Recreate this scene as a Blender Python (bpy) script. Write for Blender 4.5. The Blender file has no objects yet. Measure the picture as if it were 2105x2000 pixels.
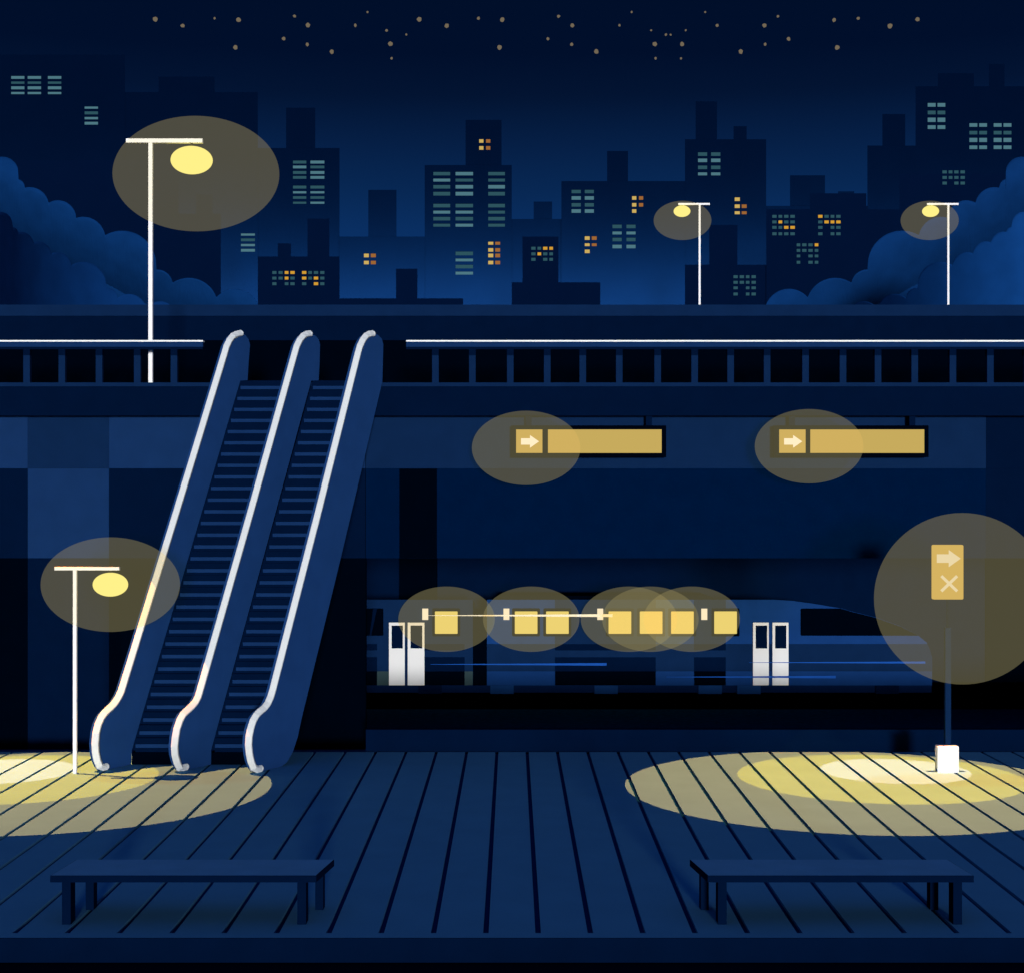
import bpy, bmesh, math, random
from mathutils import Vector, Matrix
random.seed(7)
S = bpy.context.scene
COL = S.collection
# ------------------------------------------------------------------ camera geometry
F, CX, YH, H = 3200.0, 1052.5, 1034.0, 4.0     # focal length in photo pixels, vanishing point, eye height
def P(x, y, d):                                   # a photo pixel at a chosen distance -> point in metres
    return Vector(((x-CX)*d/F, d, H-(y-YH)*d/F))
def floor_d(y, z=0.0): return F*(H-z)/(y-YH)
# ------------------------------------------------------------------ materials
def lin(c):
    out = []
    for v in c:
        v /= 255.0
        out.append(v/12.92 if v <= .04045 else ((v+.055)/1.055)**2.4)
    return out
MATS = {}
def paint(name, rgb, k=1.0, rough=.9, spec=0.0, var=.06, scale=3.0, bump=0.0, bscale=60.0):
    """matt painted surface; k = how much brighter than the seen colour the paint itself is"""
    if name in MATS: return MATS[name]
    m = bpy.data.materials.new(name); m.use_nodes = True
    nt = m.node_tree; b = nt.nodes['Principled BSDF']
    kk = k if isinstance(k, (tuple, list)) else (k, k, k)
    c = [min(.93, v*q) for v, q in zip(lin(rgb), kk)]
    tc = nt.nodes.new('ShaderNodeTexCoord'); nz = nt.nodes.new('ShaderNodeTexNoise')
    nz.inputs['Scale'].default_value = scale; nz.inputs['Detail'].default_value = 4
    nt.links.new(tc.outputs['Object'], nz.inputs['Vector'])
    cr = nt.nodes.new('ShaderNodeValToRGB')
    cr.color_ramp.elements[0].position = .3; cr.color_ramp.elements[1].position = .7
    cr.color_ramp.elements[0].color = [v*(1-var) for v in c]+[1]
    cr.color_ramp.elements[1].color = [min(.95, v*(1+var)) for v in c]+[1]
    nt.links.new(nz.outputs['Fac'], cr.inputs['Fac'])
    nt.links.new(cr.outputs['Color'], b.inputs['Base Color'])
    b.inputs['Roughness'].default_value = rough
    b.inputs['Specular IOR Level'].default_value = spec
    if bump:
        n2 = nt.nodes.new('ShaderNodeTexNoise'); n2.inputs['Scale'].default_value = bscale; n2.inputs['Detail'].default_value = 3
        nt.links.new(tc.outputs['Object'], n2.inputs['Vector'])
        bp = nt.nodes.new('ShaderNodeBump'); bp.inputs['Strength'].default_value = bump
        nt.links.new(n2.outputs['Fac'], bp.inputs['Height']); nt.links.new(bp.outputs['Normal'], b.inputs['Normal'])
    MATS[name] = m; return m
def lit(name, rgb, k=1.0):
    if name in MATS: return MATS[name]
    m = bpy.data.materials.new(name); m.use_nodes = True
    nt = m.node_tree; nt.nodes.clear()
    o = nt.nodes.new('ShaderNodeOutputMaterial'); e = nt.nodes.new('ShaderNodeEmission')
    e.inputs['Color'].default_value = lin(rgb)+[1]; e.inputs['Strength'].default_value = k
    nt.links.new(e.outputs[0], o.inputs[0]); MATS[name] = m; return m
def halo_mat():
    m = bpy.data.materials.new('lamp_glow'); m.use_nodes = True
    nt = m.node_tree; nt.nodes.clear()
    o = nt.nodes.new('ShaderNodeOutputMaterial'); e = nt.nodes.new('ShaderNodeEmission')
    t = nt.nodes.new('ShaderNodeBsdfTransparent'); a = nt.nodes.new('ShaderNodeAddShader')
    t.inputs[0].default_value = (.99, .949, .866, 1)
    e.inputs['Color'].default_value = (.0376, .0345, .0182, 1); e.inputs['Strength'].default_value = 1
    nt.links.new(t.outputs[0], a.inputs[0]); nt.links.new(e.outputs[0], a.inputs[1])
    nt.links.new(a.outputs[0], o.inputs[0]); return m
NAVY, BLUE, PANEL, INK = (2, 18, 46), (13, 37, 73), (20, 48, 91), (0, 4, 15)
KV = .95                                            # upright faces in the moonlight
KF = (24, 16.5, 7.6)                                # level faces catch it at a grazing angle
M_navy = paint('navy_paint', NAVY, KV); M_blue = paint('blue_paint', BLUE, KV)
M_panel = paint('panel_blue_paint', PANEL, KV); M_ink = paint('ink_black_paint', INK, KV)
M_bal = paint('balustrade_blue', PANEL, 1.6)
M_white = paint('white_enamel', (255, 255, 255), .93, var=.01)
M_rail = paint('pale_handrail_rubber', (217, 223, 226), (1.02, 1.0, .98), var=.02)
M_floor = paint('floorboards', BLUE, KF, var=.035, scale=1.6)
M_edge = paint('platform_edge_paint', NAVY, KV)
M_gap = paint('floor_gap_dark', (1, 17, 42), 6)
M_bed = paint('track_ballast', (0, 5, 16), (1, 60, 50), var=.3, scale=8)
M_track_shadow = paint('track_shadow_black', (0, 1, 3), 1.0)
M_bench = paint('bench_lit_top_blue', PANEL, (23, 13.5, 6.0))  # bench top lighter than its sides: light from above put into the colour
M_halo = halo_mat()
M_bulb = lit('warm_bulb', (255, 243, 143))
M_pane = lit('lit_train_pane', (232, 212, 120), .98)
M_sign = lit('lit_sign_amber', (199, 171, 93))
M_sign2 = lit('lit_pole_sign_amber', (205, 175, 95))
M_sigw = lit('lit_sign_cream', (255, 243, 220))
M_sigw2 = lit('lit_pole_sign_cream', (228, 216, 184))
M_mark = lit('cream_marker_light', (250, 238, 214))
M_star = lit('star_light', (114, 103, 84))
# ------------------------------------------------------------------ object helpers
def tag(o, label=None, cat=None, group=None, kind=None):
    if label: o['label'] = label
    if cat: o['category'] = cat
    if group: o['group'] = group
    if kind: o['kind'] = kind
    return o
def link(name, bm, mat, parent=None, smooth=False):
    bmesh.ops.recalc_face_normals(bm, faces=bm.faces)
    me = bpy.data.meshes.new(name); bm.to_mesh(me); bm.free()
    me.materials.append(mat)
    if smooth:
        for p in me.polygons: p.use_smooth = True
    o = bpy.data.objects.new(name, me); COL.objects.link(o)
    if parent:
        o.parent = parent
        # geometry is written in world metres; keep it there
        w = Vector((0, 0, 0)); q = parent
        while q: w += q.location; q = q.parent
        me.transform(Matrix.Translation(-w))
    return o
def empty(name, loc, label, cat, group=None):
    o = bpy.data.objects.new(name, None); COL.objects.link(o); o.location = loc
    o.empty_display_size = .2
    return tag(o, label, cat, group)
def box(bm, x0, x1, y0, y1, z0, z1, bev=0.0):
    vs = [bm.verts.new((x, y, z)) for x in (x0, x1) for y in (y0, y1) for z in (z0, z1)]
    fs = [bm.faces.new([vs[i] for i in q]) for q in ((0,1,3,2),(4,6,7,5),(0,4,5,1),(2,3,7,6),(0,2,6,4),(1,5,7,3))]
    if bev:
        es = {e for f in fs for e in f.edges}
        bmesh.ops.bevel(bm, geom=list(es), offset=bev, segments=2, affect='EDGES', profile=.6)
    return bm
def B(*a, **k): return box(bmesh.new(), *a, **k)
def pb(bm, x0, y0, x1, y1, d, t, bev=0.0):          # box whose front face fills a pixel rectangle at distance d
    a, b = P(x0, y1, d), P(x1, y0, d)
    return box(bm, a.x, b.x, d, d+t, a.z, b.z, bev)
def PB(*a, **k): return pb(bmesh.new(), *a, **k)
def prism(pts, d, t):                                # pixel polygon at distance d, thickness t
    bm = bmesh.new()
    return prism3(bm, [P(x, y, d) for x, y in pts], Vector((0, t, 0)))
def prism3(bm, pts, off):
    a = [bm.verts.new(p) for p in pts]; b = [bm.verts.new(Vector(p)+off) for p in pts]
    n = len(a)
    bm.faces.new(a); bm.faces.new(b[::-1])
    for i in range(n): bm.faces.new((a[i], b[i], b[(i+1) % n], a[(i+1) % n]))
    return bm
def rounded(x0, y0, x1, y1, r, n=4):
    pts = []
    for cx, cy, a0 in ((x1-r, y0+r, -90), (x1-r, y1-r, 0), (x0+r, y1-r, 90), (x0+r, y0+r, 180)):
        for k in range(n+1):
            a = math.radians(a0+90*k/n); pts.append((cx+r*math.cos(a), cy+r*math.sin(a)))
    return pts
def ellipsoid(bm, c, rx, ry, rz, u=48, v=24):
    r = bmesh.ops.create_uvsphere(bm, u_segments=u, v_segments=v, radius=1)
    for q in r['verts']: q.co = Vector((c.x+q.co.x*rx, c.y+q.co.y*ry, c.z+q.co.z*rz))
    return bm
def halo(parent, x, y, rx, ry, d, depth):  # glow around lights put in as a faintly self-lit see-through shell
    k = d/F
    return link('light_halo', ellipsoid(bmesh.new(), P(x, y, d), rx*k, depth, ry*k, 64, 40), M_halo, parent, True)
def tube(pts, r, n=10, flat=False):
    bm = bmesh.new(); rings = []
    for i, p in enumerate(pts):
        a = pts[max(0, i-1)]; b = pts[min(len(pts)-1, i+1)]
        t = (b-a).normalized()
        side = t.cross(Vector((0, 1, 0)) if flat else Vector((1, .3, 0))).normalized(); up = t.cross(side).normalized()
        ring = []
        for k in range(n):
            q = 2*math.pi*(k+.5)/n; u, v = math.cos(q), math.sin(q)
            if flat: u, v = math.copysign(abs(u)**.35, u), math.copysign(abs(v)**.35, v)*.8
            ring.append(bm.verts.new(p+r*(u*side+v*up)))
        rings.append(ring)
    for a, b in zip(rings, rings[1:]):
        for k in range(n): bm.faces.new((a[k], a[(k+1) % n], b[(k+1) % n], b[k]))
    bm.faces.new(rings[0]); bm.faces.new(rings[-1][::-1])
    if flat: ellipsoid(bm, pts[0], r, r*.8, r, 16, 8); ellipsoid(bm, pts[-1], r, r*.8, r, 16, 8)
    return bm
# ------------------------------------------------------------------ distances
D_NEAR, D_BACK = floor_d(1927), floor_d(1545)
ZG = -.235
D_DECK, D_WALL, D_UP = 26.4, 26.72, 31.0
D_TRAIN = floor_d(1427, ZG); D_HALL = D_TRAIN+2.4
# ------------------------------------------------------------------ ground, track, platform
g = link('ground', B(-4000, 4000, -8, 4000, ZG-.5, ZG), paint('dark_ground', (0, 4, 14), 4, var=.2, scale=.05)); tag(g, kind='structure')
g = link('track_bed', B(-40, 40, D_BACK+1.0, floor_d(1458, ZG), ZG+.004, ZG+.008), M_bed); tag(g, kind='structure')
g = link('track_shadow_strip', B(-40, 40, floor_d(1458, ZG)+.01, D_TRAIN+2.3, ZG+.004, ZG+.009), M_track_shadow); tag(g, kind='structure')  # shade under the train painted as a flat black strip
pitch, gap, XL = .4875, .052, 15
bm = bmesh.new()
d_end = floor_d(1917)
n = int(XL/pitch)
for k in range(-n, n+1):
    c = k*pitch
    box(bm, c-pitch/2+gap/2, c+pitch/2-gap/2, d_end, D_BACK, -.03, 0)
box(bm, -XL, XL, D_NEAR, d_end, -.03, 0)
g = link('platform_floor', bm, M_floor); tag(g, kind='structure')
lip = 50*D_NEAR/F
bm = B(-XL, XL, D_NEAR+.004, D_BACK, -lip, -.031)
g = link('platform_slab', bm, M_gap); tag(g, kind='structure')
g = link('platform_edge', B(-XL, XL, D_NEAR-.012, D_NEAR+.003, -lip, -.0), M_edge); tag(g, kind='structure')
g = link('platform_base', B(-XL, XL, D_NEAR+.35, D_BACK-.3, ZG, -lip-.002), M_ink); tag(g, kind='structure')
# low parapet at the back of the platform
a = P(752, 1499, D_BACK+.06)
t = link('parapet_wall', B(a.x, XL, D_BACK+.06, D_BACK+.22, ZG, a.z), M_navy)
tag(t, 'long low navy parapet running along the back edge of the plank platform', 'wall')
# ------------------------------------------------------------------ station building
st = empty('station_building', (0, D_DECK, ZG), 'dark navy two level station building with a deck over the train hall', 'station')
bld_x0, bld_x1 = -24, 24
zt, zb = P(0, 795, D_DECK).z, P(0, 855, D_DECK).z
z787 = P(0, 787, D_DECK).z
link('deck_slab', B(bld_x0, bld_x1, D_DECK, D_HALL+.4, zb, zt), M_navy, st)
link('deck_edge_strip', B(bld_x0, bld_x1, D_DECK-.012, D_UP+.3, zt+.001, z787), M_blue, st)
zw0, zw1, zw2 = P(0, 700, D_UP).z, P(0, 650, D_UP).z, P(0, 627, D_UP).z
link('upper_wall', B(bld_x0, bld_x1, D_UP+.06, D_HALL, z787+.002, zw0), M_ink, st)
link('lintel', B(bld_x0, bld_x1, D_UP+.02, D_HALL, zw0+.001, zw1), M_navy, st)
link('coping', B(bld_x0, bld_x1, D_UP, D_HALL+.1, zw1+.001, zw2), M_blue, st)
# bulkhead above the hall opening
db = D_WALL
link('bulkhead', PB(752, 857, 2027, 963, db, .2), paint('bulkhead_blue', BLUE, KV), st)
link('bulkhead_end', PB(2027.5, 857, 2700, 963, db+.01, .2), M_navy, st)
# tiled side wall on the left
base = B(bld_x0, P(752, 0, D_WALL).x, D_WALL+.03, D_WALL+.16, ZG, zb-.002)
sw = link('side_wall', base, M_ink, st)
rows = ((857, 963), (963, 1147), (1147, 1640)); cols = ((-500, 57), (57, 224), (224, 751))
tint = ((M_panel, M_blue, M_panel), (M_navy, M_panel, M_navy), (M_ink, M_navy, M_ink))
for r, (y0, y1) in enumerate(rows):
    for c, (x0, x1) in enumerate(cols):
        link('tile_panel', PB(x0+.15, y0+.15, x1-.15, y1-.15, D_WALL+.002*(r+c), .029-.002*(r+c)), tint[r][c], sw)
# hall walls, the upper one set forward to catch the moonlight
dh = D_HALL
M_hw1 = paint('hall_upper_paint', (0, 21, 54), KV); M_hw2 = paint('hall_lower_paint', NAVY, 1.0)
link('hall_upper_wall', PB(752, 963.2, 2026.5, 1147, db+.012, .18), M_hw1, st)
link('hall_end_upper', PB(2026.7, 963.2, 2700, 1147, db+.014, .18), M_navy, st)
link('column_upper', PB(821, 963.4, 898, 1146.8, db-.03, .04), M_ink, st)
link('hall_lower_wall', PB(300, 900, 2400, 1427+30, dh+.01, .25), M_hw2, st)
link('column', PB(821, 900, 898, 1426, dh-.3, .28, .01), M_ink, st)
link('hall_end_plinth', PB(2027, 900, 2600, 1427, dh-.06, .3), M_ink, st)
# ------------------------------------------------------------------ railings on the deck
def railing(x0, x1, posts, label):
    d = D_DECK+.03
    base = P((max(x0, 0)+min(x1, 2105))/2, 787, d)
    t = empty('railing', base, label, 'railing', 'railings along the upper deck')
    link('top_strip', PB(x0, 699.8, x1, 703, d-.02, .14), M_white, t)
    link('handrail', PB(x0, 703.2, x1, 713.5, d, .1), M_panel, t)
    link('under_rail', PB(x0, 713.7, x1, 718.5, d+.012, .07), M_navy, t)
    for px in posts:
        po = link('post', PB(px-6.7, 731, px+6.7, 787.5, d+.02, .1), M_blue, t)
        link('post_cap', PB(px-6.9, 718.7, px+6.9, 731, d+.015, .11), M_navy, po)
railing(-420, 417, [54.5-76*k for k in range(6, 0, -1)]+[54.5, 127, 203.5, 282, 357.5], 'short deck railing with a white top strip left of the escalator')
railing(835, 2500, [895, 971, 1049, 1125, 1198, 1273, 1352, 1428, 1502, 1577, 1656, 1733, 1805, 1880.5, 1959, 2036, 2112, 2188, 2264, 2340, 2416], 'long deck railing with a white top strip right of the escalator')
# ------------------------------------------------------------------ escalator
E0, E1 = floor_d(1571), 26.2
TR = Vector((((494-CX)*E1-(271-CX)*E0)/F, E1-E0, 0))
X0 = (271-CX)*E0/F
SP = (434-271)*E0/F
def onplane(i, x, y):                                # pixel -> point on the upright plane of one balustrade
    xo = X0+i*SP; q = (x-CX)/F
    s = (q*E0-xo)/(TR.x-q*TR.y)
    d = E0+s*TR.y
    p = P(x, y, d); p.z = max(p.z, .004); return p
esc = empty('escalator', (X0+SP, E0, 0), 'steep twin escalator with pale handrails climbing from the platform to the deck', 'escalator')
rails = [
 [(498,686),(490,688),(482,692),(475,701),(469,714),(465,728),(366,1054),(254,1419),(249,1430),(243,1440),(235,1450),(226,1458),(218,1466),(212,1475),(206,1489),(202,1506),(200,1528),(201,1545),(204,1560),(209,1573),(216,1583),(222,1587)],
 [(640,687),(633,688),(626,692),(619,701),(613,714),(609,728),(519,1052),(415,1419),(411,1432),(405,1443),(397,1452),(388,1460),(380,1468),(374,1479),(368,1497),(365,1514),(363,1533),(364,1550),(368,1565),(373,1577),(380,1585),(386,1588)],
 [(769,687),(762,688),(755,692),(749,700),(743,713),(739,727),(658,1052),(564,1419),(560,1432),(554,1445),(546,1455),(537,1462),(530,1470),(524,1481),(519,1497),(516,1513),(515,1530),(517,1549),(520,1563),(525,1576),(532,1585),(539,1588)]]
rights = [
 [(231,1590),(246,1587),(260,1580),(270,1571),(271,1541),(494,783),(509,782),(511,745),(514,709),(511,698),(505,690)],
 [(395,1590),(410,1587),(424,1580),(434,1571),(434,1541),(640,783),(655,783),(657,745),(658,709),(655,698),(649,691)],
 [(548,1590),(566,1587),(578,1579),(590,1566),(602,1545),(612,1514),(621,1472),(700,1149),(786,785),(787,745),(788,709),(785,697),(777,689)]]
TH = .12
for i in range(3):
    pts = [onplane(i, x, y) for x, y in rails[i]+rights[i]]
    bm = prism3(bmesh.new(), pts, Vector((-TH, 0, 0)))
    ba = link('balustrade', bm, M_bal, esc)
    hp = [onplane(i, x, y)+Vector((-TH*.2, -.02, 0)) for x, y in rails[i]]
    for p in hp: p.z = max(p.z, .055)
    link('handrail', tube(hp, 6.9*24/F, 20, True), M_rail, ba)
NST = 31
zs0, zs1 = onplane(0, 271, 1541).z, onplane(0, 494, 783).z
for lane in range(2):
    for k in range(NST):
        s = (k+.0)/NST; xa = X0+lane*SP+TR.x*s; d = E0+TR.y*s
        z0 = zs0+(zs1-zs0)*k/NST; z1 = z0+(zs1-zs0)/NST
        stp = link('step', B(xa+.055, xa+SP-TH-.004, d, d+.28, z0-.03, z1-.004), M_navy, esc)
        zc = z0+(z1-z0)*.22
        link('step_nosing', B(xa+.06, xa+SP-TH-.005, d-.012, d+.05, zc-.004, zc+.05), M_panel, stp)
    sk = []
    for s, dz in ((0, 0), (1, 0), (1, -.3), (.04, -.02)):
        sk.append(Vector((X0+lane*SP+TR.x*s+.003, E0+TR.y*s-.006, max(.005, zs0+(zs1-zs0)*s+dz))))
    link('skirt_board', prism3(bmesh.new(), sk, Vector((.05, .012, 0))), M_navy, esc)
    xa = X0+lane*SP
    link('landing_plate', B(xa+.004, xa+SP-TH-.004, E0-.012, E0+.25, .003, zs0-.035), M_ink, esc)
    xt = xa+TR.x
    link('top_plate', B(xt+.004, xt+SP-TH-.004, E1-.004, D_DECK-.02, zs1-.1, zs1), M_navy, esc)
# truss under the steps
pts = []
for s, dz in ((0.05, -.02), (1, -.25), (1, -.75), (.13, -.02)):
    pts.append(Vector((X0+TR.x*s, E0+TR.y*s+.29, max(.005, zs0+(zs1-zs0)*s+dz))))
link('truss', prism3(bmesh.new(), pts, Vector((2*SP-TH-.3, 0, 0))), M_ink, esc)
# ------------------------------------------------------------------ lamps
def lamp(px, y0, y1, bx0, bx1, by, bt, pw, bulb, hal, d, zbase, label, hd, group=None):
    base = P(px, y1, d); base.z = zbase
    t = empty('street_lamp', base, label, 'street lamp', group)
    w = pw*d/F/2; top = P(px, by, d).z; th = bt*d/F
    link('post', B(base.x-w, base.x+w, d-w, d+w, zbase, top-th-.001), M_white, t)
    a, b = P(bx0, by, d), P(bx1, by, d)
    link('arm', B(a.x, b.x, d-w*1.3, d+w*1.3, top-th, top, w*.15), M_white, t)
    c = P(bulb[0], bulb[1], d); k = d/F
    link('bulb_stem', B(c.x-w*.5, c.x+w*.5, d-w*.5, d+w*.5, c.z+bulb[3]*k*.7, top-th-.001), paint('dark_stem', (70, 66, 52), 1), t)
    link('bulb', ellipsoid(bmesh.new(), c, bulb[2]*k, bulb[3]*k*1.1, bulb[3]*k), M_bulb, t, True)
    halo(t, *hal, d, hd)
    return t
dl = floor_d(1589)
lamp(154.5, 1589, 1589, 113, 246, 1165, 6.5, 7.2, (227, 1201, 36, 24.5), (227, 1201, 142.5, 97), dl, 0, 'white lamp post standing on the platform left of the escalator', .45)
dk = D_DECK+.55
lamp(310, 0, 787, 260, 417, 286.5, 8.5, 8.2, (394, 330, 43, 28.5), (403, 358, 171, 117.8), dk, z787, 'tallest white lamp post, standing on the deck behind the left railing', .6)
dr = D_UP+3
lamp(1438, 0, 627, 1394, 1459, 418.5, 4, 4, (1402, 435, 17.2, 11.7), (1403, 454, 59.3, 40), dr, zw2, 'small white lamp post on the station roof in front of the towers', .3, 'lamps on the station roof')
lamp(1949, 0, 627, 1905, 1970, 418.5, 4, 4, (1913, 435, 17.2, 11.7), (1911, 454, 59.3, 40), dr, zw2, 'small white lamp post on the station roof beside the right bushes', .3, 'lamps on the station roof')
# ------------------------------------------------------------------ hanging signs
def arrow(x0, y0, x1, y1, k=.5, h=.25):
    xm = x0+(x1-x0)*k; yc = (y0+y1)/2; q = (y1-y0)*h
    return [(x0, yc-q), (xm, yc-q), (xm, y0), (x1, yc), (xm, y1), (xm, yc+q), (x0, yc+q)]
def hanging(o, ap, lp, hx, hal, label):
    d = D_DECK+.06
    t = empty('hanging_sign', P((o[0]+o[1])/2, 940, d), label, 'sign', 'lit arrow signs hanging under the deck')
    link('frame', PB(o[0], 875, o[1], 940, d, .16, .006), M_ink, t)
    link('arrow_panel', PB(ap[0], 883.5, ap[1], 931.5, d-.012, .02), M_sign, t)
    link('text_panel', PB(lp[0], 883.5, lp[1], 931.5, d-.012, .02), M_sign, t)
    x = ap[0]+10
    link('arrow', prism(arrow(x, 895, x+37, 921), d-.018, .012), M_sigw, t)
    for x in hx: link('hanger', PB(x-6.2, 850, x+6.2, 875.2, d+.04, .06), M_navy, t)
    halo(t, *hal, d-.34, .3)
hanging((1051, 1369.5), (1061, 1115), (1126.5, 1360), (1086.5, 1334), (1081.5, 921, 111.5, 76), 'lit amber arrow sign under the deck, nearer the escalator')
hanging((1591, 1909), (1602, 1656), (1666, 1900), (1628, 1875.5), (1663, 917.5, 111.5, 76), 'lit amber arrow sign under the deck, farther right from the escalator')
# ------------------------------------------------------------------ pole sign on the platform
d = floor_d(1587)
t = empty('pole_sign', P(1949, 1587, d), 'slim post with a lit amber arrow and cross plate on a white base block', 'sign')
link('base_block', prism(rounded(1927.5, 1533, 1971, 1588, 2), d, .14), M_white, t)
link('post', PB(1943.5, 1290, 1955, 1533, d+.1, .08), M_blue, t)
link('mount', PB(1947, 1226, 1951.5, 1290, d+.12, .03), M_navy, t)
pl = link('sign_plate', prism(rounded(1917.5, 1119.5, 1980.5, 1231.5, 3), d+.06, .07), M_sign2, t)
link('arrow', prism(arrow(1926, 1130, 1975, 1165, .5, .25), d+.052, .01), M_sigw2, pl)
bm = bmesh.new()
for sgn, dd in ((1, .052), (-1, .049)):
    c = (1951.5, 1199); L, w = 22.5, 2.9; ux, uy = .72, .69*sgn
    q = [(c[0]+ux*L*i-uy*w*j, c[1]+uy*L*i+ux*w*j) for i, j in ((-1,-1),(1,-1),(1,1),(-1,1))]
    prism3(bm, [P(x, y, d+dd) for x, y in q], Vector((0, .011, 0)))
link('cross', bm, M_sigw2, pl)
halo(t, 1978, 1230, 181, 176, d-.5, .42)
# ------------------------------------------------------------------ benches
def bench(sgn, label):
    X = lambda x, dd: sgn*(x-CX)*dd/F
    df, dbk = floor_d(1900), floor_d(1864)+.16
    zt = H-(1799-YH)*df/F; zu = H-(1813-YH)*df/F
    t = empty('bench', (X(380, df), (df+dbk)/2, 0), label, 'bench', 'low benches on the platform')
    dS = F*(H-zt)/(1766-YH)
    xl, xr = X(103, df), X(650, df)
    bl, br = X(157, dS), X(687, dS)
    def slab(z0, z1, ins):
        bm = bmesh.new()
        pts = [Vector((xl+ins*sgn, df+ins, z0)), Vector((xr-ins*sgn, df+ins, z0)), Vector((br-ins*sgn, dS-ins, z0)), Vector((bl+ins*sgn, dS-ins, z0))]
        return prism3(bm, pts, Vector((0, 0, z1-z0)))
    bm = bmesh.new(); e = .006
    bm.faces.new([bm.verts.new(p) for p in (Vector((xl+e*sgn, df+e, zt)), Vector((xr-e*sgn, df+e, zt)), Vector((br-e*sgn, dS-e, zt)), Vector((bl+e*sgn, dS-e, zt)))])
    link('seat_lit_top', bm, M_bench, t)
    link('seat_slab', slab(zu, zt-.002, 0), M_navy, t)
    lw = 18*df/F
    for xc in (127, 611):
        a = X(xc, df); b = a+sgn*lw
        link('leg', B(min(a, b), max(a, b), df+.004, df+.16, 0.001, zu-.001), M_navy, t)
    for xc in (176, 648):
        dd = dS-.135; a = X(xc, dd); b = a+sgn*lw*.95
        link('leg', B(min(a, b), max(a, b), dd, dd+.13, 0.001, zu-.001), M_navy, t)
bench(1, 'low blue plank bench at front left, below the escalator')
bench(-1, 'low blue plank bench at front right, below the pole sign')
# ------------------------------------------------------------------ train
d = D_TRAIN
tr = empty('train', P(1400, 1427, d), 'blue train with lit yellow windows and white doors standing in the hall', 'train')
C_BR, C_LO = (21, 58, 116), (19, 53, 106)
M_tb = paint('train_bright_blue', C_BR, KV); M_tl = paint('train_lower_blue', C_LO, KV)
M_door = paint('door_white', (230, 230, 230), .95, var=.01)
M_streak = paint('speed_line_blue', (29, 82, 170), .95)
def pitch_roof(o):
    zb_ = P(0, 1408, d).z; y0 = min(v.co.y for v in o.data.vertices)
    oz = tr.location.z
    for v in o.data.vertices:
        if v.co.y > y0+.5: v.co.z = zb_-oz+(v.co.z-(zb_-oz))*.9
nose = [(1590,1232),(1630,1234.5),(1670,1240),(1705,1246),(1730,1250),(1750,1256),(1800,1268.5),(1850,1286),(1888,1306),(1905,1320),(1912,1335),(1916,1352),(1916,1408)]
bd = link('carriage_body', prism([(1001, 1232)]+nose+[(1001, 1408)], d, 1.9), M_tb, tr); pitch_roof(bd)
link('waist_band', prism([(1001.3,1323),(1906.5,1323),(1912,1335),(1915.7,1352),(1915.7,1379),(1001.3,1379)], d-.012, .02), M_blue, bd)
link('lower_band', PB(1001.3, 1379.2, 1915.7, 1408, d-.010, .018), M_tl, bd)
for x0, x1 in ((1141, 1348), (1427, 1492)):
    for y0, y1, m in ((1232.3, 1323, M_blue), (1323.2, 1336, M_navy), (1336.2, 1350, M_blue), (1350.2, 1379, M_navy), (1379.2, 1407.8, M_ink)):
        link('livery_panel', PB(x0, y0, x1, y1, d-.022, .02), m, bd)
link('windscreen', prism([(1648,1250),(1646,1252),(1646,1304),(1648,1306),(1888,1306),(1850,1286.5),(1800,1269),(1750,1256.5),(1728,1250)], d-.02, .1), M_ink, bd)
link('roof_unit', prism([(1032,1224),(1453,1224),(1474,1231.9),(1032,1231.9)], d+.3, 1.3), M_ink, bd)
b2 = link('carriage_body', PB(380, 1232, 972, 1408, d+.001, 1.9), M_blue, tr); pitch_roof(b2)
for x0, x1 in ((560, 775), (872, 955)):
    for y0, y1, m in ((1323, 1336, M_navy), (1350, 1379, M_navy), (1379.2, 1407.8, M_ink)):
        link('livery_panel', PB(x0, y0, x1, y1, d-.012, .02), m, b2)
M_gr = paint('grey_green_paint', (49, 68, 73), KV)
for x0, x1 in ((775.2, 800), (955.2, 971.8)):
    link('livery_panel', PB(x0, 1379.2, x1, 1407.8, d-.012, .02), M_gr, b2)
link('cab_window', prism(rounded(720, 1250, 788, 1306, 2), d-.014, .03), M_ink, b2)
link('window_bar', prism([(767,1250.5),(775,1250.5),(763,1305.5),(760,1305.5)], d-.022, .02), M_navy, b2)
link('gangway', PB(972.3, 1262, 1000.7, 1408, d+.1, 1.6), M_ink, tr)
for par, xs in ((b2, ((799.5, 832, 805, 828), (838, 872.5, 844, 868))), (bd, ((1548, 1580.5, 1553.5, 1577), (1588, 1621, 1593.5, 1616.5)))):
    for x0, x1, w0, w1 in xs:
        dr_ = link('door', PB(x0, 1279, x1, 1407.9, d-.05, .04, .004), M_door, tr)
        link('door_window', PB(w0, 1285, w1, 1332, d-.056, .012), M_navy, dr_)
for x0 in (889.8, 1054, 1118.3, 1246.8, 1311, 1375.3, 1464):
    fr = link('window', prism(rounded(x0-1, 1249.8, x0+56, 1307.2, 2.5), d-.04, .05), M_ink, tr)
    link('pane', prism(rounded(x0+4.3, 1256, x0+50.8, 1302, 1.5), d-.046, .012), M_pane, fr)
for x0 in (868, 1035, 1228, 1442): link('marker_light', PB(x0, 1250.5, x0+12, 1273.5, d-.06, .06, .003), M_mark, tr)
def streak(x0, x1, y, h, m, dd): link('speed_line', prism([(x0, y-.3), (x1, y-h), (x1, y+h), (x0, y+.3)], d-dd, .01), m, tr)  # speed lines put in as solid strips along the train side
streak(880, 1259, 1264.5, 3, M_white, .075)
streak(885, 1247, 1364.7, 2.7, M_streak, .062); streak(1540, 1902, 1361, 2.2, M_streak, .066); streak(1370, 1718, 1390.7, 2.7, M_streak, .07)
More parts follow.
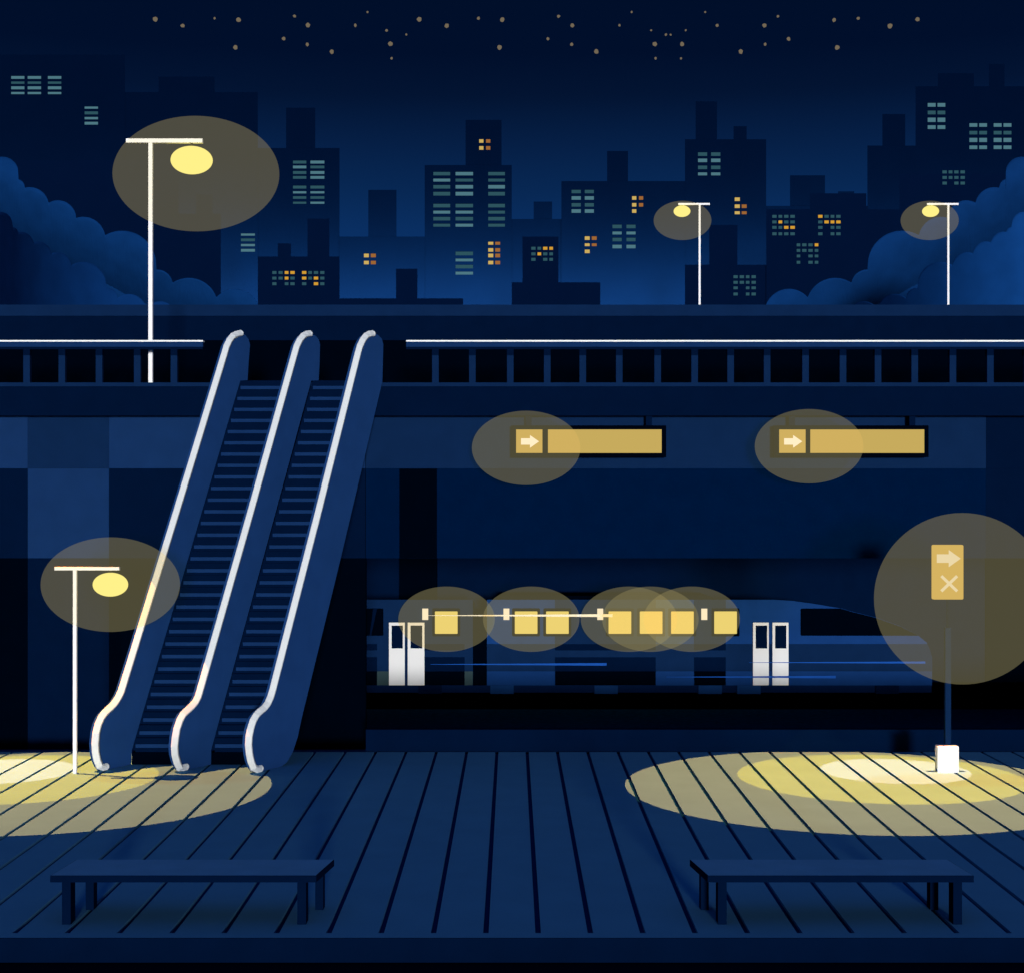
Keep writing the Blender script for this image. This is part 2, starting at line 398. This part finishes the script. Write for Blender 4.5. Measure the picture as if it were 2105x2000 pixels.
link('underframe', PB(385, 1408.2, 1915, 1423, d+.1, 1.7), paint('underframe_lifted_navy', (5, 27, 62), 1), tr)  # navy lightened to make up for the shade under the train
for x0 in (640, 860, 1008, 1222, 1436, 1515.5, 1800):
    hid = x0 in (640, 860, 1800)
    link('bogie', PB(x0, 1408.4, x0+48, 1426.8, d+.05, 1.8), M_navy if hid else paint('bogie_lifted_blue', (20, 55, 105), 1), tr)  # visible bogies take a lightened blue to offset the shade
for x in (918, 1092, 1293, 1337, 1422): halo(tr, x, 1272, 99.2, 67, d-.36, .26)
link('far_platform_face', PB(300, 1408, 2027, 1426.5, dh-.4, .08), M_navy, st)
# ------------------------------------------------------------------ city
M_far = paint('far_tower_paint', (1, 15, 42), .9, var=.03, scale=.05); M_front = paint('near_tower_paint', (2, 17, 46), .97, var=.03, scale=.05)
WC = {'L': lit('window_pale_teal', (77, 119, 130)), 'D': lit('window_dim_teal', (45, 83, 93)), 'T': lit('window_dim_teal', (45, 83, 93)),
      'Y': lit('window_yellow', (205, 174, 94)), 'O': lit('window_orange', (158, 103, 52)), 'A': lit('window_amber', (212, 157, 51))}
def wins(ox, oy, s, cols, rows):
    out = []
    for (y0, y1), pat in rows:
        pat = pat.ljust(len(cols), pat[0]) if len(pat) == 1 else pat
        for (x0, x1), ch in zip(cols, pat):
            if ch != '-': out.append((ox+x0*s, oy+y0*s, ox+x1*s, oy+y1*s, ch))
    return out
Z1, Z2, Z3, Z4 = (0, 100, .3198), (500, 150, .3198), (1050, 150, .3198), (1550, 100, .3199)
def tower(label, d, x0, x1, top, blocks, w, mat, deep=20, group=None):
    t = empty('tower_block', (P((x0+x1)/2, 0, d).x, d, ZG), label, 'building', group)
    a, b = P(x0, top, d), P(x1, top, d)
    def block(xa, xb, y0, y1, z0, z1):
        q = min(.38*(y1-y0), .46*(xb-xa))
        return prism3(bmesh.new(), [Vector(v) for v in ((xa, y0, z0), (xb, y0, z0), (xb-q, y1, z0), (xa+q, y1, z0))], Vector((0, 0, z1-z0)))
    m = link('main_block', block(a.x, b.x, d, d+deep, ZG, a.z), mat, t)
    for q0, q1, qt in blocks:
        e, f_ = P(q0, qt, d), P(q1, qt, d)
        link('rooftop_block', block(e.x, f_.x, d+.2, d+deep*.6, a.z+.01, e.z), mat, t)
    for q in w:
        link('window', PB(q[0], q[1], q[2], q[3], d-.3, .5), WC[q[4]], t)
L4 = lambda a, b, c, e: [(a, 'L'), (b, 'D'), (c, 'L'), (e, 'L')]
far, near = 'towers in the far skyline', 'towers in the near skyline'
tower('broad far tower behind the tall deck lamp with pale striped windows high up', 1200, -330, 257, 113, [],
      wins(*Z1, [(72,156),(178,263),(308,393)], L4((179,196),(214,228),(245,263),(281,294)))+wins(*Z1, [(544,629)], L4((375,388),(406,424),(442,456),(473,490))), M_far, group=far)
tower('far tower with a flat rooftop block behind the glow of the tall lamp', 1200.6, 257, 530, 190, [(326, 441, 158)],
      wins(*Z1, [(1549,1638)], L4((1191,1204),(1223,1240),(1258,1272),(1290,1307))), M_far, group=far)
tower('far tower with two columns of teal striped windows under a narrow turret', 1201.2, 530, 698, 305, [(588, 648, 222)],
      wins(*Z2, [(320,405),(432,521)], [((566,584),'DL'),((598,615),'LD'),((633,651),'DL'),((665,682),'DL'),((727,745),'DD'),((763,776),'LL'),((795,811),'DD'),((830,843),'DL')]), M_far, group=far)
tower('low far block with one bare turret and four yellow and orange windows', 1200, 698, 873, 487, [(757, 815, 391)],
      wins(*Z2, [(776,807),(820,852)], [((1164,1187),'YO'),((1210,1232),'YO')]), M_far, group=far)
tower('central far tower with three columns of teal striped windows and yellow lights in its turret', 1200.6, 873, 1052, 340, [(957, 1031, 247)],
      wins(*Z2, [(1222,1330),(1365,1477),(1575,1682)], [((639,660),'DLD'),((682,700),'LDD'),((723,745),'DLL'),((767,790),'DLD'),((844,866),'DDD'),((888,906),'LLD'),((928,950),'DDD'),((972,990),'DLD')])
      + wins(*Z2, [(1365,1477)], [((1151,1174),'D'),((1196,1213),'L'),((1236,1258),'D'),((1280,1298),'L')])
      + wins(*Z2, [(1517,1544),(1561,1588)], [((429,450),'YO'),((473,495),'YO')])
      + wins(*Z2, [(1575,1607),(1620,1651)], [(q,'YO') for q in ((1088,1106),(1129,1151),(1164,1187),(1210,1232))]), M_far, group=far)
tower('low windowless far block with a small rooftop box, right of the central tower', 1201.2, 1052, 1154, 451, [(1097, 1135, 415)], [], M_far, group=far)
tower('wide far block with two teal window groups and scattered orange windows', 1200, 1154, 1408, 373, [(1248, 1291, 311)],
      wins(*Z3, [(391,450),(476,534)], [((754,775),'DD'),((795,817),'LL'),((839,861),'DD'),((879,901),'LL')])
      + wins(*Z3, [(780,807),(824,851)], [((795,817),'YO'),((839,861),'YO'),((879,901),'Y-')])
      + wins(*Z3, [(654,713),(744,802)], [((978,1000),'DD'),((1022,1040),'LL'),((1062,1084),'DD'),((1107,1129),'LL')])
      + wins(*Z3, [(476,507),(521,552)], [((1053,1075),'YO'),((1098,1115),'YO'),((1138,1160),'Y-')]), M_far, group=far)
tower('far tower with a tall chimney-like turret and a short one, above a roof lamp', 1200.6, 1408, 1575, 287, [(1430, 1474, 209), (1508, 1535, 260)],
      wins(*Z3, [(1204,1262),(1288,1347)], [((513,535),'DD'),((553,575),'LL'),((598,620),'DD'),((642,660),'LL')])
      + wins(*Z3, [(1440,1472),(1485,1516)], [((803,825),'Y-'),((848,870),'YO'),((892,910),'YO')]), M_far, group=far)
tower('low windowless far block with a wide rooftop box, peeping over a nearer block', 1201.2, 1575, 1783, 424, [(1624, 1696, 361), (1723, 1756, 394)], [], M_far, group=far)
tower('windowless far tower with one turret, left of the tallest right tower', 1200, 1783, 1882, 300, [(1814, 1861, 235)], [], M_far, group=far)
tower('tallest far tower on the right with pale teal window groups and two roof boxes', 1200.6, 1882, 2240, 178, [(1928, 2002, 151), (2033, 2065, 132)],
      wins(*Z4, [(1117,1167),(1180,1229)], [((352,375),'LL'),((401,424),'DD'),((446,473),'LL'),((495,518),'LL')])
      + wins(*Z4, [(1385,1435),(1448,1497),(1541,1591),(1604,1654)], [((482,504),'LLLL'),((531,553),'DDDD'),((576,602),'LLLL'),((625,647),'LLLL')]), M_far, group=far)
tower('plain dark near block rising behind the left bushes', 1000.6, -60, 367, 330, [], [], M_front, group=near)
tower('dark near block with one small turret inside the glow of the tall lamp', 1000, 367, 454, 440, [(403, 437, 400)], [], M_front, group=near)
tower('near block with small teal and amber windows and two turrets, right of the left bushes', 1000, 530, 698, 528, [(571, 598, 501), (632, 677, 450)],
      wins(*Z2, [(187,213),(227,253),(267,290),(303,330),(378,405),(418,441),(454,481),(495,521)], [((1276,1294),'TTAAATTT'),((1312,1330),'TTATATAT'),((1348,1366),'T-TTT-AT')]), M_front, group=near)
tower('very low near block with a single turret above the escalator top', 1001.2, 698, 952, 614, [(814, 858, 553)], [], M_front, group=near)
tower('stepped near block with twelve small windows on its upper part', 1000, 1052, 1234, 581, [(1074, 1148, 487)],
      wins(*Z3, [(132,159),(172,195),(208,235),(248,271)], [((1120,1138),'TTAA'),((1156,1174),'TATT'),((1191,1209),'T-TT')]), M_front, group=near)
tower('near block with teal windows only, standing behind a roof lamp', 1001.2, 1408, 1575, 545, [(1458, 1516, 463)],
      wins(*Z3, [(1432,1459),(1472,1499),(1512,1534),(1548,1575)], [((1303,1321),'TTTT'),((1339,1357),'TTTT'),((1375,1392),'T-TT'),((1414,1432),'T-TT')]), M_front, group=near)
r4 = [(1071,1089),(1107,1125),(1142,1160),(1183,1201)]
tower('wide near block with three groups of small teal and amber windows', 1000, 1575, 1849, 431, [(1665, 1781, 398)],
      wins(*Z4, [(118,145),(158,181),(194,221),(234,262)], list(zip(r4, ('TTTT','TATT','TTAA','TTTT'))))
      + wins(*Z4, [(413,440),(453,480),(493,516),(529,556)], list(zip(r4, ('ATTT','TAAA','T-TT','T-TT'))))
      + wins(*Z4, [(275,297),(310,337),(350,377),(391,413)], [((1254,1272),'TTTA'),((1290,1308),'TTTT'),((1326,1343),'T-TT'),((1366,1384),'T-TT')]), M_front, group=near)
tower('near block with dim teal windows half hidden by the right bushes', 1001.2, 1849, 2240, 358, [],
      wins(*Z4, [(1212,1239),(1252,1275),(1288,1314),(1328,1355)], [((785,803),'TTTT'),((821,839),'TTTT'),((857,875),'T-TT')]), M_front, group=near)
# ------------------------------------------------------------------ bushy trees behind the station
back = [(5,356,33),(34,386,17),(61,425,39.5),(119,450,37.5),(171,492,45.5),(251,545,70),(323,587,32),(388,632,60),(483,645,50.5),
        (-130,390,70),(-225,440,80),(-320,520,80),(-60,360,50),(-40,440,80),(60,500,60),(100,540,70),(0,560,90),(170,590,80),(330,660,60),(430,690,60)]
front = [(0,461,25),(27,477,9),(42,504,27),(78,524,27),(117,549,30),(171,586,47),(221,613,20.5),(265,641,36),(329,652,32),
         (-130,505,60),(-215,570,70),(-60,470,40),(-40,540,70),(40,570,60),(90,610,60),(10,630,70),(150,650,60),(230,680,50)]
def tree(lobes, mirror, d, m, label, mode, dark):
    """crown whose front bends away from the moon: mode 'under' leans out at the top, 'side' turns away along its length"""
    lo = [(2105-x if mirror else x, y, r) for x, y, r in lobes]
    xs = [c for c, y, r in lo]
    base = P(sum(xs[:9])/9, 0, d)
    t = empty('bushy_tree', (base.x, d, ZG), label, 'tree', 'bushy trees behind the station roof')
    a, b = min(x-r for x, y, r in lo), max(x+r for x, y, r in lo)
    cols, n = [], int((b-a)/1.3)
    for q in range(n+1):
        x = a+.01+(b-a-.02)*q/n
        tops = [y-math.sqrt(r*r-(x-c)**2) for c, y, r in lo if abs(x-c) < r]
        cols.append((x, min(min(tops) if tops else 735, 735)))
    R_ = 40; k = d/F
    az = math.radians(6)
    dcol = [0.0]
    for (x, y), (x2, y2) in zip(cols, cols[1:]):
        g = 0
        if mode == 'side':
            u = min(1, max(0, ((x+x2)/2-20)/280)) if not mirror else min(1, max(0, ((x+x2)/2-1830)/272))
            th = math.acos(dark+(1-dark)*u)
            T = math.tan(min(1.5, th+az)) if not mirror else -math.tan(min(1.5, max(0, th-az)))
            g = T/(1-(x-CX)/F*T)
        dcol.append(dcol[-1]+g*(x2-x)*k)
    off = max(dcol) if not mirror else dcol[0]
    DT = [0.0]                                       # how far the underside has drawn back, per pixel below the brow line
    for q in range(460):
        T = math.tan(math.acos(max(dark, 1-(1-dark)*min(1, q/135))))*.85
        DT.append(DT[-1]+T/(1+.15*T)*k)
    bm = bmesh.new(); front, rear = [], []
    for (x, y), dc in zip(cols, dcol):
        dd = d+dc-off; line = []; yb = 735
        for w in range(R_+1):
            f = w/R_; yy = y+(yb-y)*f
            dy = 0
            if mode == 'under':
                xm = 2105-x if mirror else x
                uu = yy-(340+.53*max(-40, xm))
                dy = DT[max(0, min(len(DT)-1, int(uu)))]
            line.append(bm.verts.new(P(x, yy, dd+dy)))
        line.append(bm.verts.new(Vector((line[-1].co.x, line[-1].co.y, ZG+.6))))
        front.append(line)
        e = P(x, y+3, line[0].co.y+1.2); deepest = line[-1].co.y+1.2
        rear.append([bm.verts.new(e), bm.verts.new(Vector((e.x*deepest/e.y, deepest, ZG+.6)))])
    for A, Bv in zip(front, front[1:]):
        for w in range(len(A)-1): bm.faces.new((A[w], A[w+1], Bv[w+1], Bv[w])).smooth = True
    for A, Bv, C_, D_ in zip(front, front[1:], rear, rear[1:]):
        bm.faces.new((A[0], Bv[0], D_[0], C_[0])); bm.faces.new((C_[0], D_[0], D_[1], C_[1])); bm.faces.new((A[-1], C_[1], D_[1], Bv[-1]))
    for A, C_ in ((front[0], rear[0]), (front[-1], rear[-1])): bm.faces.new(A+C_[::-1])
    feet = [A[-1].co.copy() for A in front[len(front)//8::len(front)//4]]
    link('crown', bm, m, t)
    bm = bmesh.new()
    for p in feet:
        tb = tube([Vector((p.x, p.y+.6, ZG)), Vector((p.x+.08, p.y+.6, ZG+.5)), Vector((p.x, p.y+.6, ZG+1.2))], .22, 8)
        me = bpy.data.meshes.new('trunk'); tb.to_mesh(me); tb.free(); bm.from_mesh(me); bpy.data.meshes.remove(me)
    link('trunk', bm, M_ink, t, True)
def leaf(name, c): return paint(name, c, 1.0, var=.10, scale=1.2)
tree(back, False, 74, leaf('leaf_back_left', (11, 51, 103)), 'taller blue bushy tree at the left, behind the darker one', 'under', .27)
tree(front, False, 66, leaf('leaf_front_left', (11, 50, 104)), 'shorter dark bushy tree at the far left edge', 'side', .14)
tree(back, True, 74, leaf('leaf_back_right', (11, 50, 102)), 'taller bushy tree at the right, behind the brighter one', 'under', .27)
tree(front, True, 66, leaf('leaf_front_right', (14, 60, 120)), 'shorter bright blue bushy tree at the far right edge', 'side', .16)
# ------------------------------------------------------------------ stars
SL = [(600,76,9),(706,101,8),(830,72,5),(922,78,9),(910,185,8),(1097,151,7),(1139,64,6),(1191,99,9),(1188,173,7),(1283,201,8),(1374,99,6),(1421,48,4),(1495,119,5),(1510,171,9),(1514,227,5),(1571,135,4),(1621,76,9),(1727,101,9),(1850,72,6),(1942,78,9),(1932,185,9)]
SR = [(143,151,6),(184,64,6),(237,99,8),(234,172,6),(329,200,9),(418,99,5),(465,48,4),(540,118,4),(597,135,5),(615,135,4),(554,171,9),(659,171,8),(557,226,5),(655,226,4),(673,118,4),(748,48,4),(794,99,6),(885,200,9),(976,99,8),(1028,64,5),(979,172,6),(1069,151,7),(1244,78,8),(1256,184,9),(1337,72,6),(1459,101,9),(1565,76,8)]
stars = [(x*.5316, y*.5316, r*.5316) for x, y, r in SL]+[(1050+x*.5342, y*.5342, r*.5342) for x, y, r in SR]
proto = None
for x, y, r in stars:
    if proto is None:
        bm = bmesh.new(); bmesh.ops.create_icosphere(bm, subdivisions=3, radius=1)
        for v in bm.verts: v.co *= 1+.08*math.sin(5*v.co.x+3*v.co.z)+.06*math.sin(4*v.co.z-2*v.co.y+1)
        proto = o = link('star', bm, M_star, None, True)
    else:
        o = proto.copy(); COL.objects.link(o)
    k = 3500/F*r*.98
    o.location = P(x, y, 3500); o.scale = (k*random.uniform(.92, 1.1), k, k*random.uniform(.85, 1)); o.rotation_euler = (random.random()*6, random.random()*6, random.random()*6)
    size = 'large' if r > 4 else ('medium' if r > 2.9 else 'tiny')
    tag(o, size+' dim gold star shining in the dark sky above the towers', 'star', size+' stars in the sky')
# ------------------------------------------------------------------ light
w = bpy.data.worlds.new('World'); S.world = w; w.use_nodes = True
nt = w.node_tree; bg = nt.nodes['Background']
tc = nt.nodes.new('ShaderNodeTexCoord'); sx = nt.nodes.new('ShaderNodeSeparateXYZ'); cr = nt.nodes.new('ShaderNodeValToRGB')
nt.links.new(tc.outputs['Generated'], sx.inputs[0]); nt.links.new(sx.outputs['Z'], cr.inputs['Fac'])
stops = [(627, (11, 51, 106)), (560, (11, 50, 104)), (480, (10, 47, 98)), (400, (8, 40, 84)), (300, (6, 31, 69)), (200, (3, 20, 50)), (110, (1, 15, 43)), (0, (1, 15, 42)), (-500, (8, 34, 78)), (-1400, (24, 56, 104)), (-9000, (28, 62, 112))]
el = cr.color_ramp.elements
while len(el) > 1: el.remove(el[-1])
for i, (y, c) in enumerate(stops):
    v = (YH-y)/F; p = v/math.sqrt(1+v*v)
    e = el[0] if i == 0 else el.new(p)
    e.position = p; e.color = lin(c)+[1]
nt.links.new(cr.outputs['Color'], bg.inputs['Color']); bg.inputs['Strength'].default_value = 1
def light(name, kind, loc, aim, energy, color, **kw):
    l = bpy.data.lights.new(name, kind); o = bpy.data.objects.new(name, l); COL.objects.link(o)
    o.location = loc; l.energy = energy; l.color = color
    o.rotation_euler = (Vector(aim)-Vector(loc)).to_track_quat('-Z', 'Y').to_euler()
    for k, v in kw.items(): setattr(l, k, v)
    return o
ELEV = math.radians(2.0)
AZ = math.radians(6)
light('moon', 'SUN', (0, -20, 10), (-math.sin(AZ), -20+math.cos(AZ), 10-math.tan(ELEV)), 3.3, (1, 1, 1), angle=math.radians(5.5))
light('tower_base_fill', 'AREA', (0, 1140, 148), (0, 1200, 150), 8.0e6, (1, .53, .46), shape='RECTANGLE', size=1700, size_y=8, spread=math.radians(142))  # added unseen light between the tower rows, brightens the far towers' bases
QS = 1.0
def pool(src, rings):
    for (x, dd, r), (cr_, cg, cb) in rings:
        c = Vector((x, dd, 0)); L = (c-Vector(src)).length
        fl = M_floor_alb
        e = [v/q for v, q in zip((cr_, cg, cb), fl)]
        mx = max(e)
        light('spot_lamp', 'SPOT', src, c, QS*mx*L*L*4*math.pi*math.pi/1.0, [v/mx for v in e], spot_size=2*math.atan(r/L), spot_blend=0.0, shadow_soft_size=0.0)
M_floor_alb = [a*b for a, b in zip(lin(BLUE), KF)]
R1, R2, R3 = (.352, .31, .12), (.352, .276, .0), (.265, .29, .374)
pool((-10.5, 24.6, 15), [((-6.80, 22.0, 3.14), R1), ((-7.32, 22.72, 2.03), R2), ((-7.66, 23.27, 1.09), R3)])
pool((6.6, 23.24, 15), [((4.90, 22.0, 3.2), R1), ((5.40, 22.75, 2.06), R2), ((5.73, 23.28, 1.10), R3)])
# ------------------------------------------------------------------ camera
cam = bpy.data.cameras.new('camera'); co = bpy.data.objects.new('camera', cam); COL.objects.link(co)
co.location = (0, 0, H); co.rotation_euler = (math.radians(90), 0, 0)
cam.sensor_fit = 'HORIZONTAL'; cam.sensor_width = 36; cam.lens = 36*F/2105
cam.shift_y = (YH-1000)/2105; cam.clip_end = 9000; cam.clip_start = .1
S.camera = co
S.view_settings.view_transform = 'Standard'; S.view_settings.look = 'None'
S.view_settings.exposure = 0; S.view_settings.gamma = 1
S.cycles.max_bounces = 6; S.cycles.diffuse_bounces = 2; S.cycles.transparent_max_bounces = 24
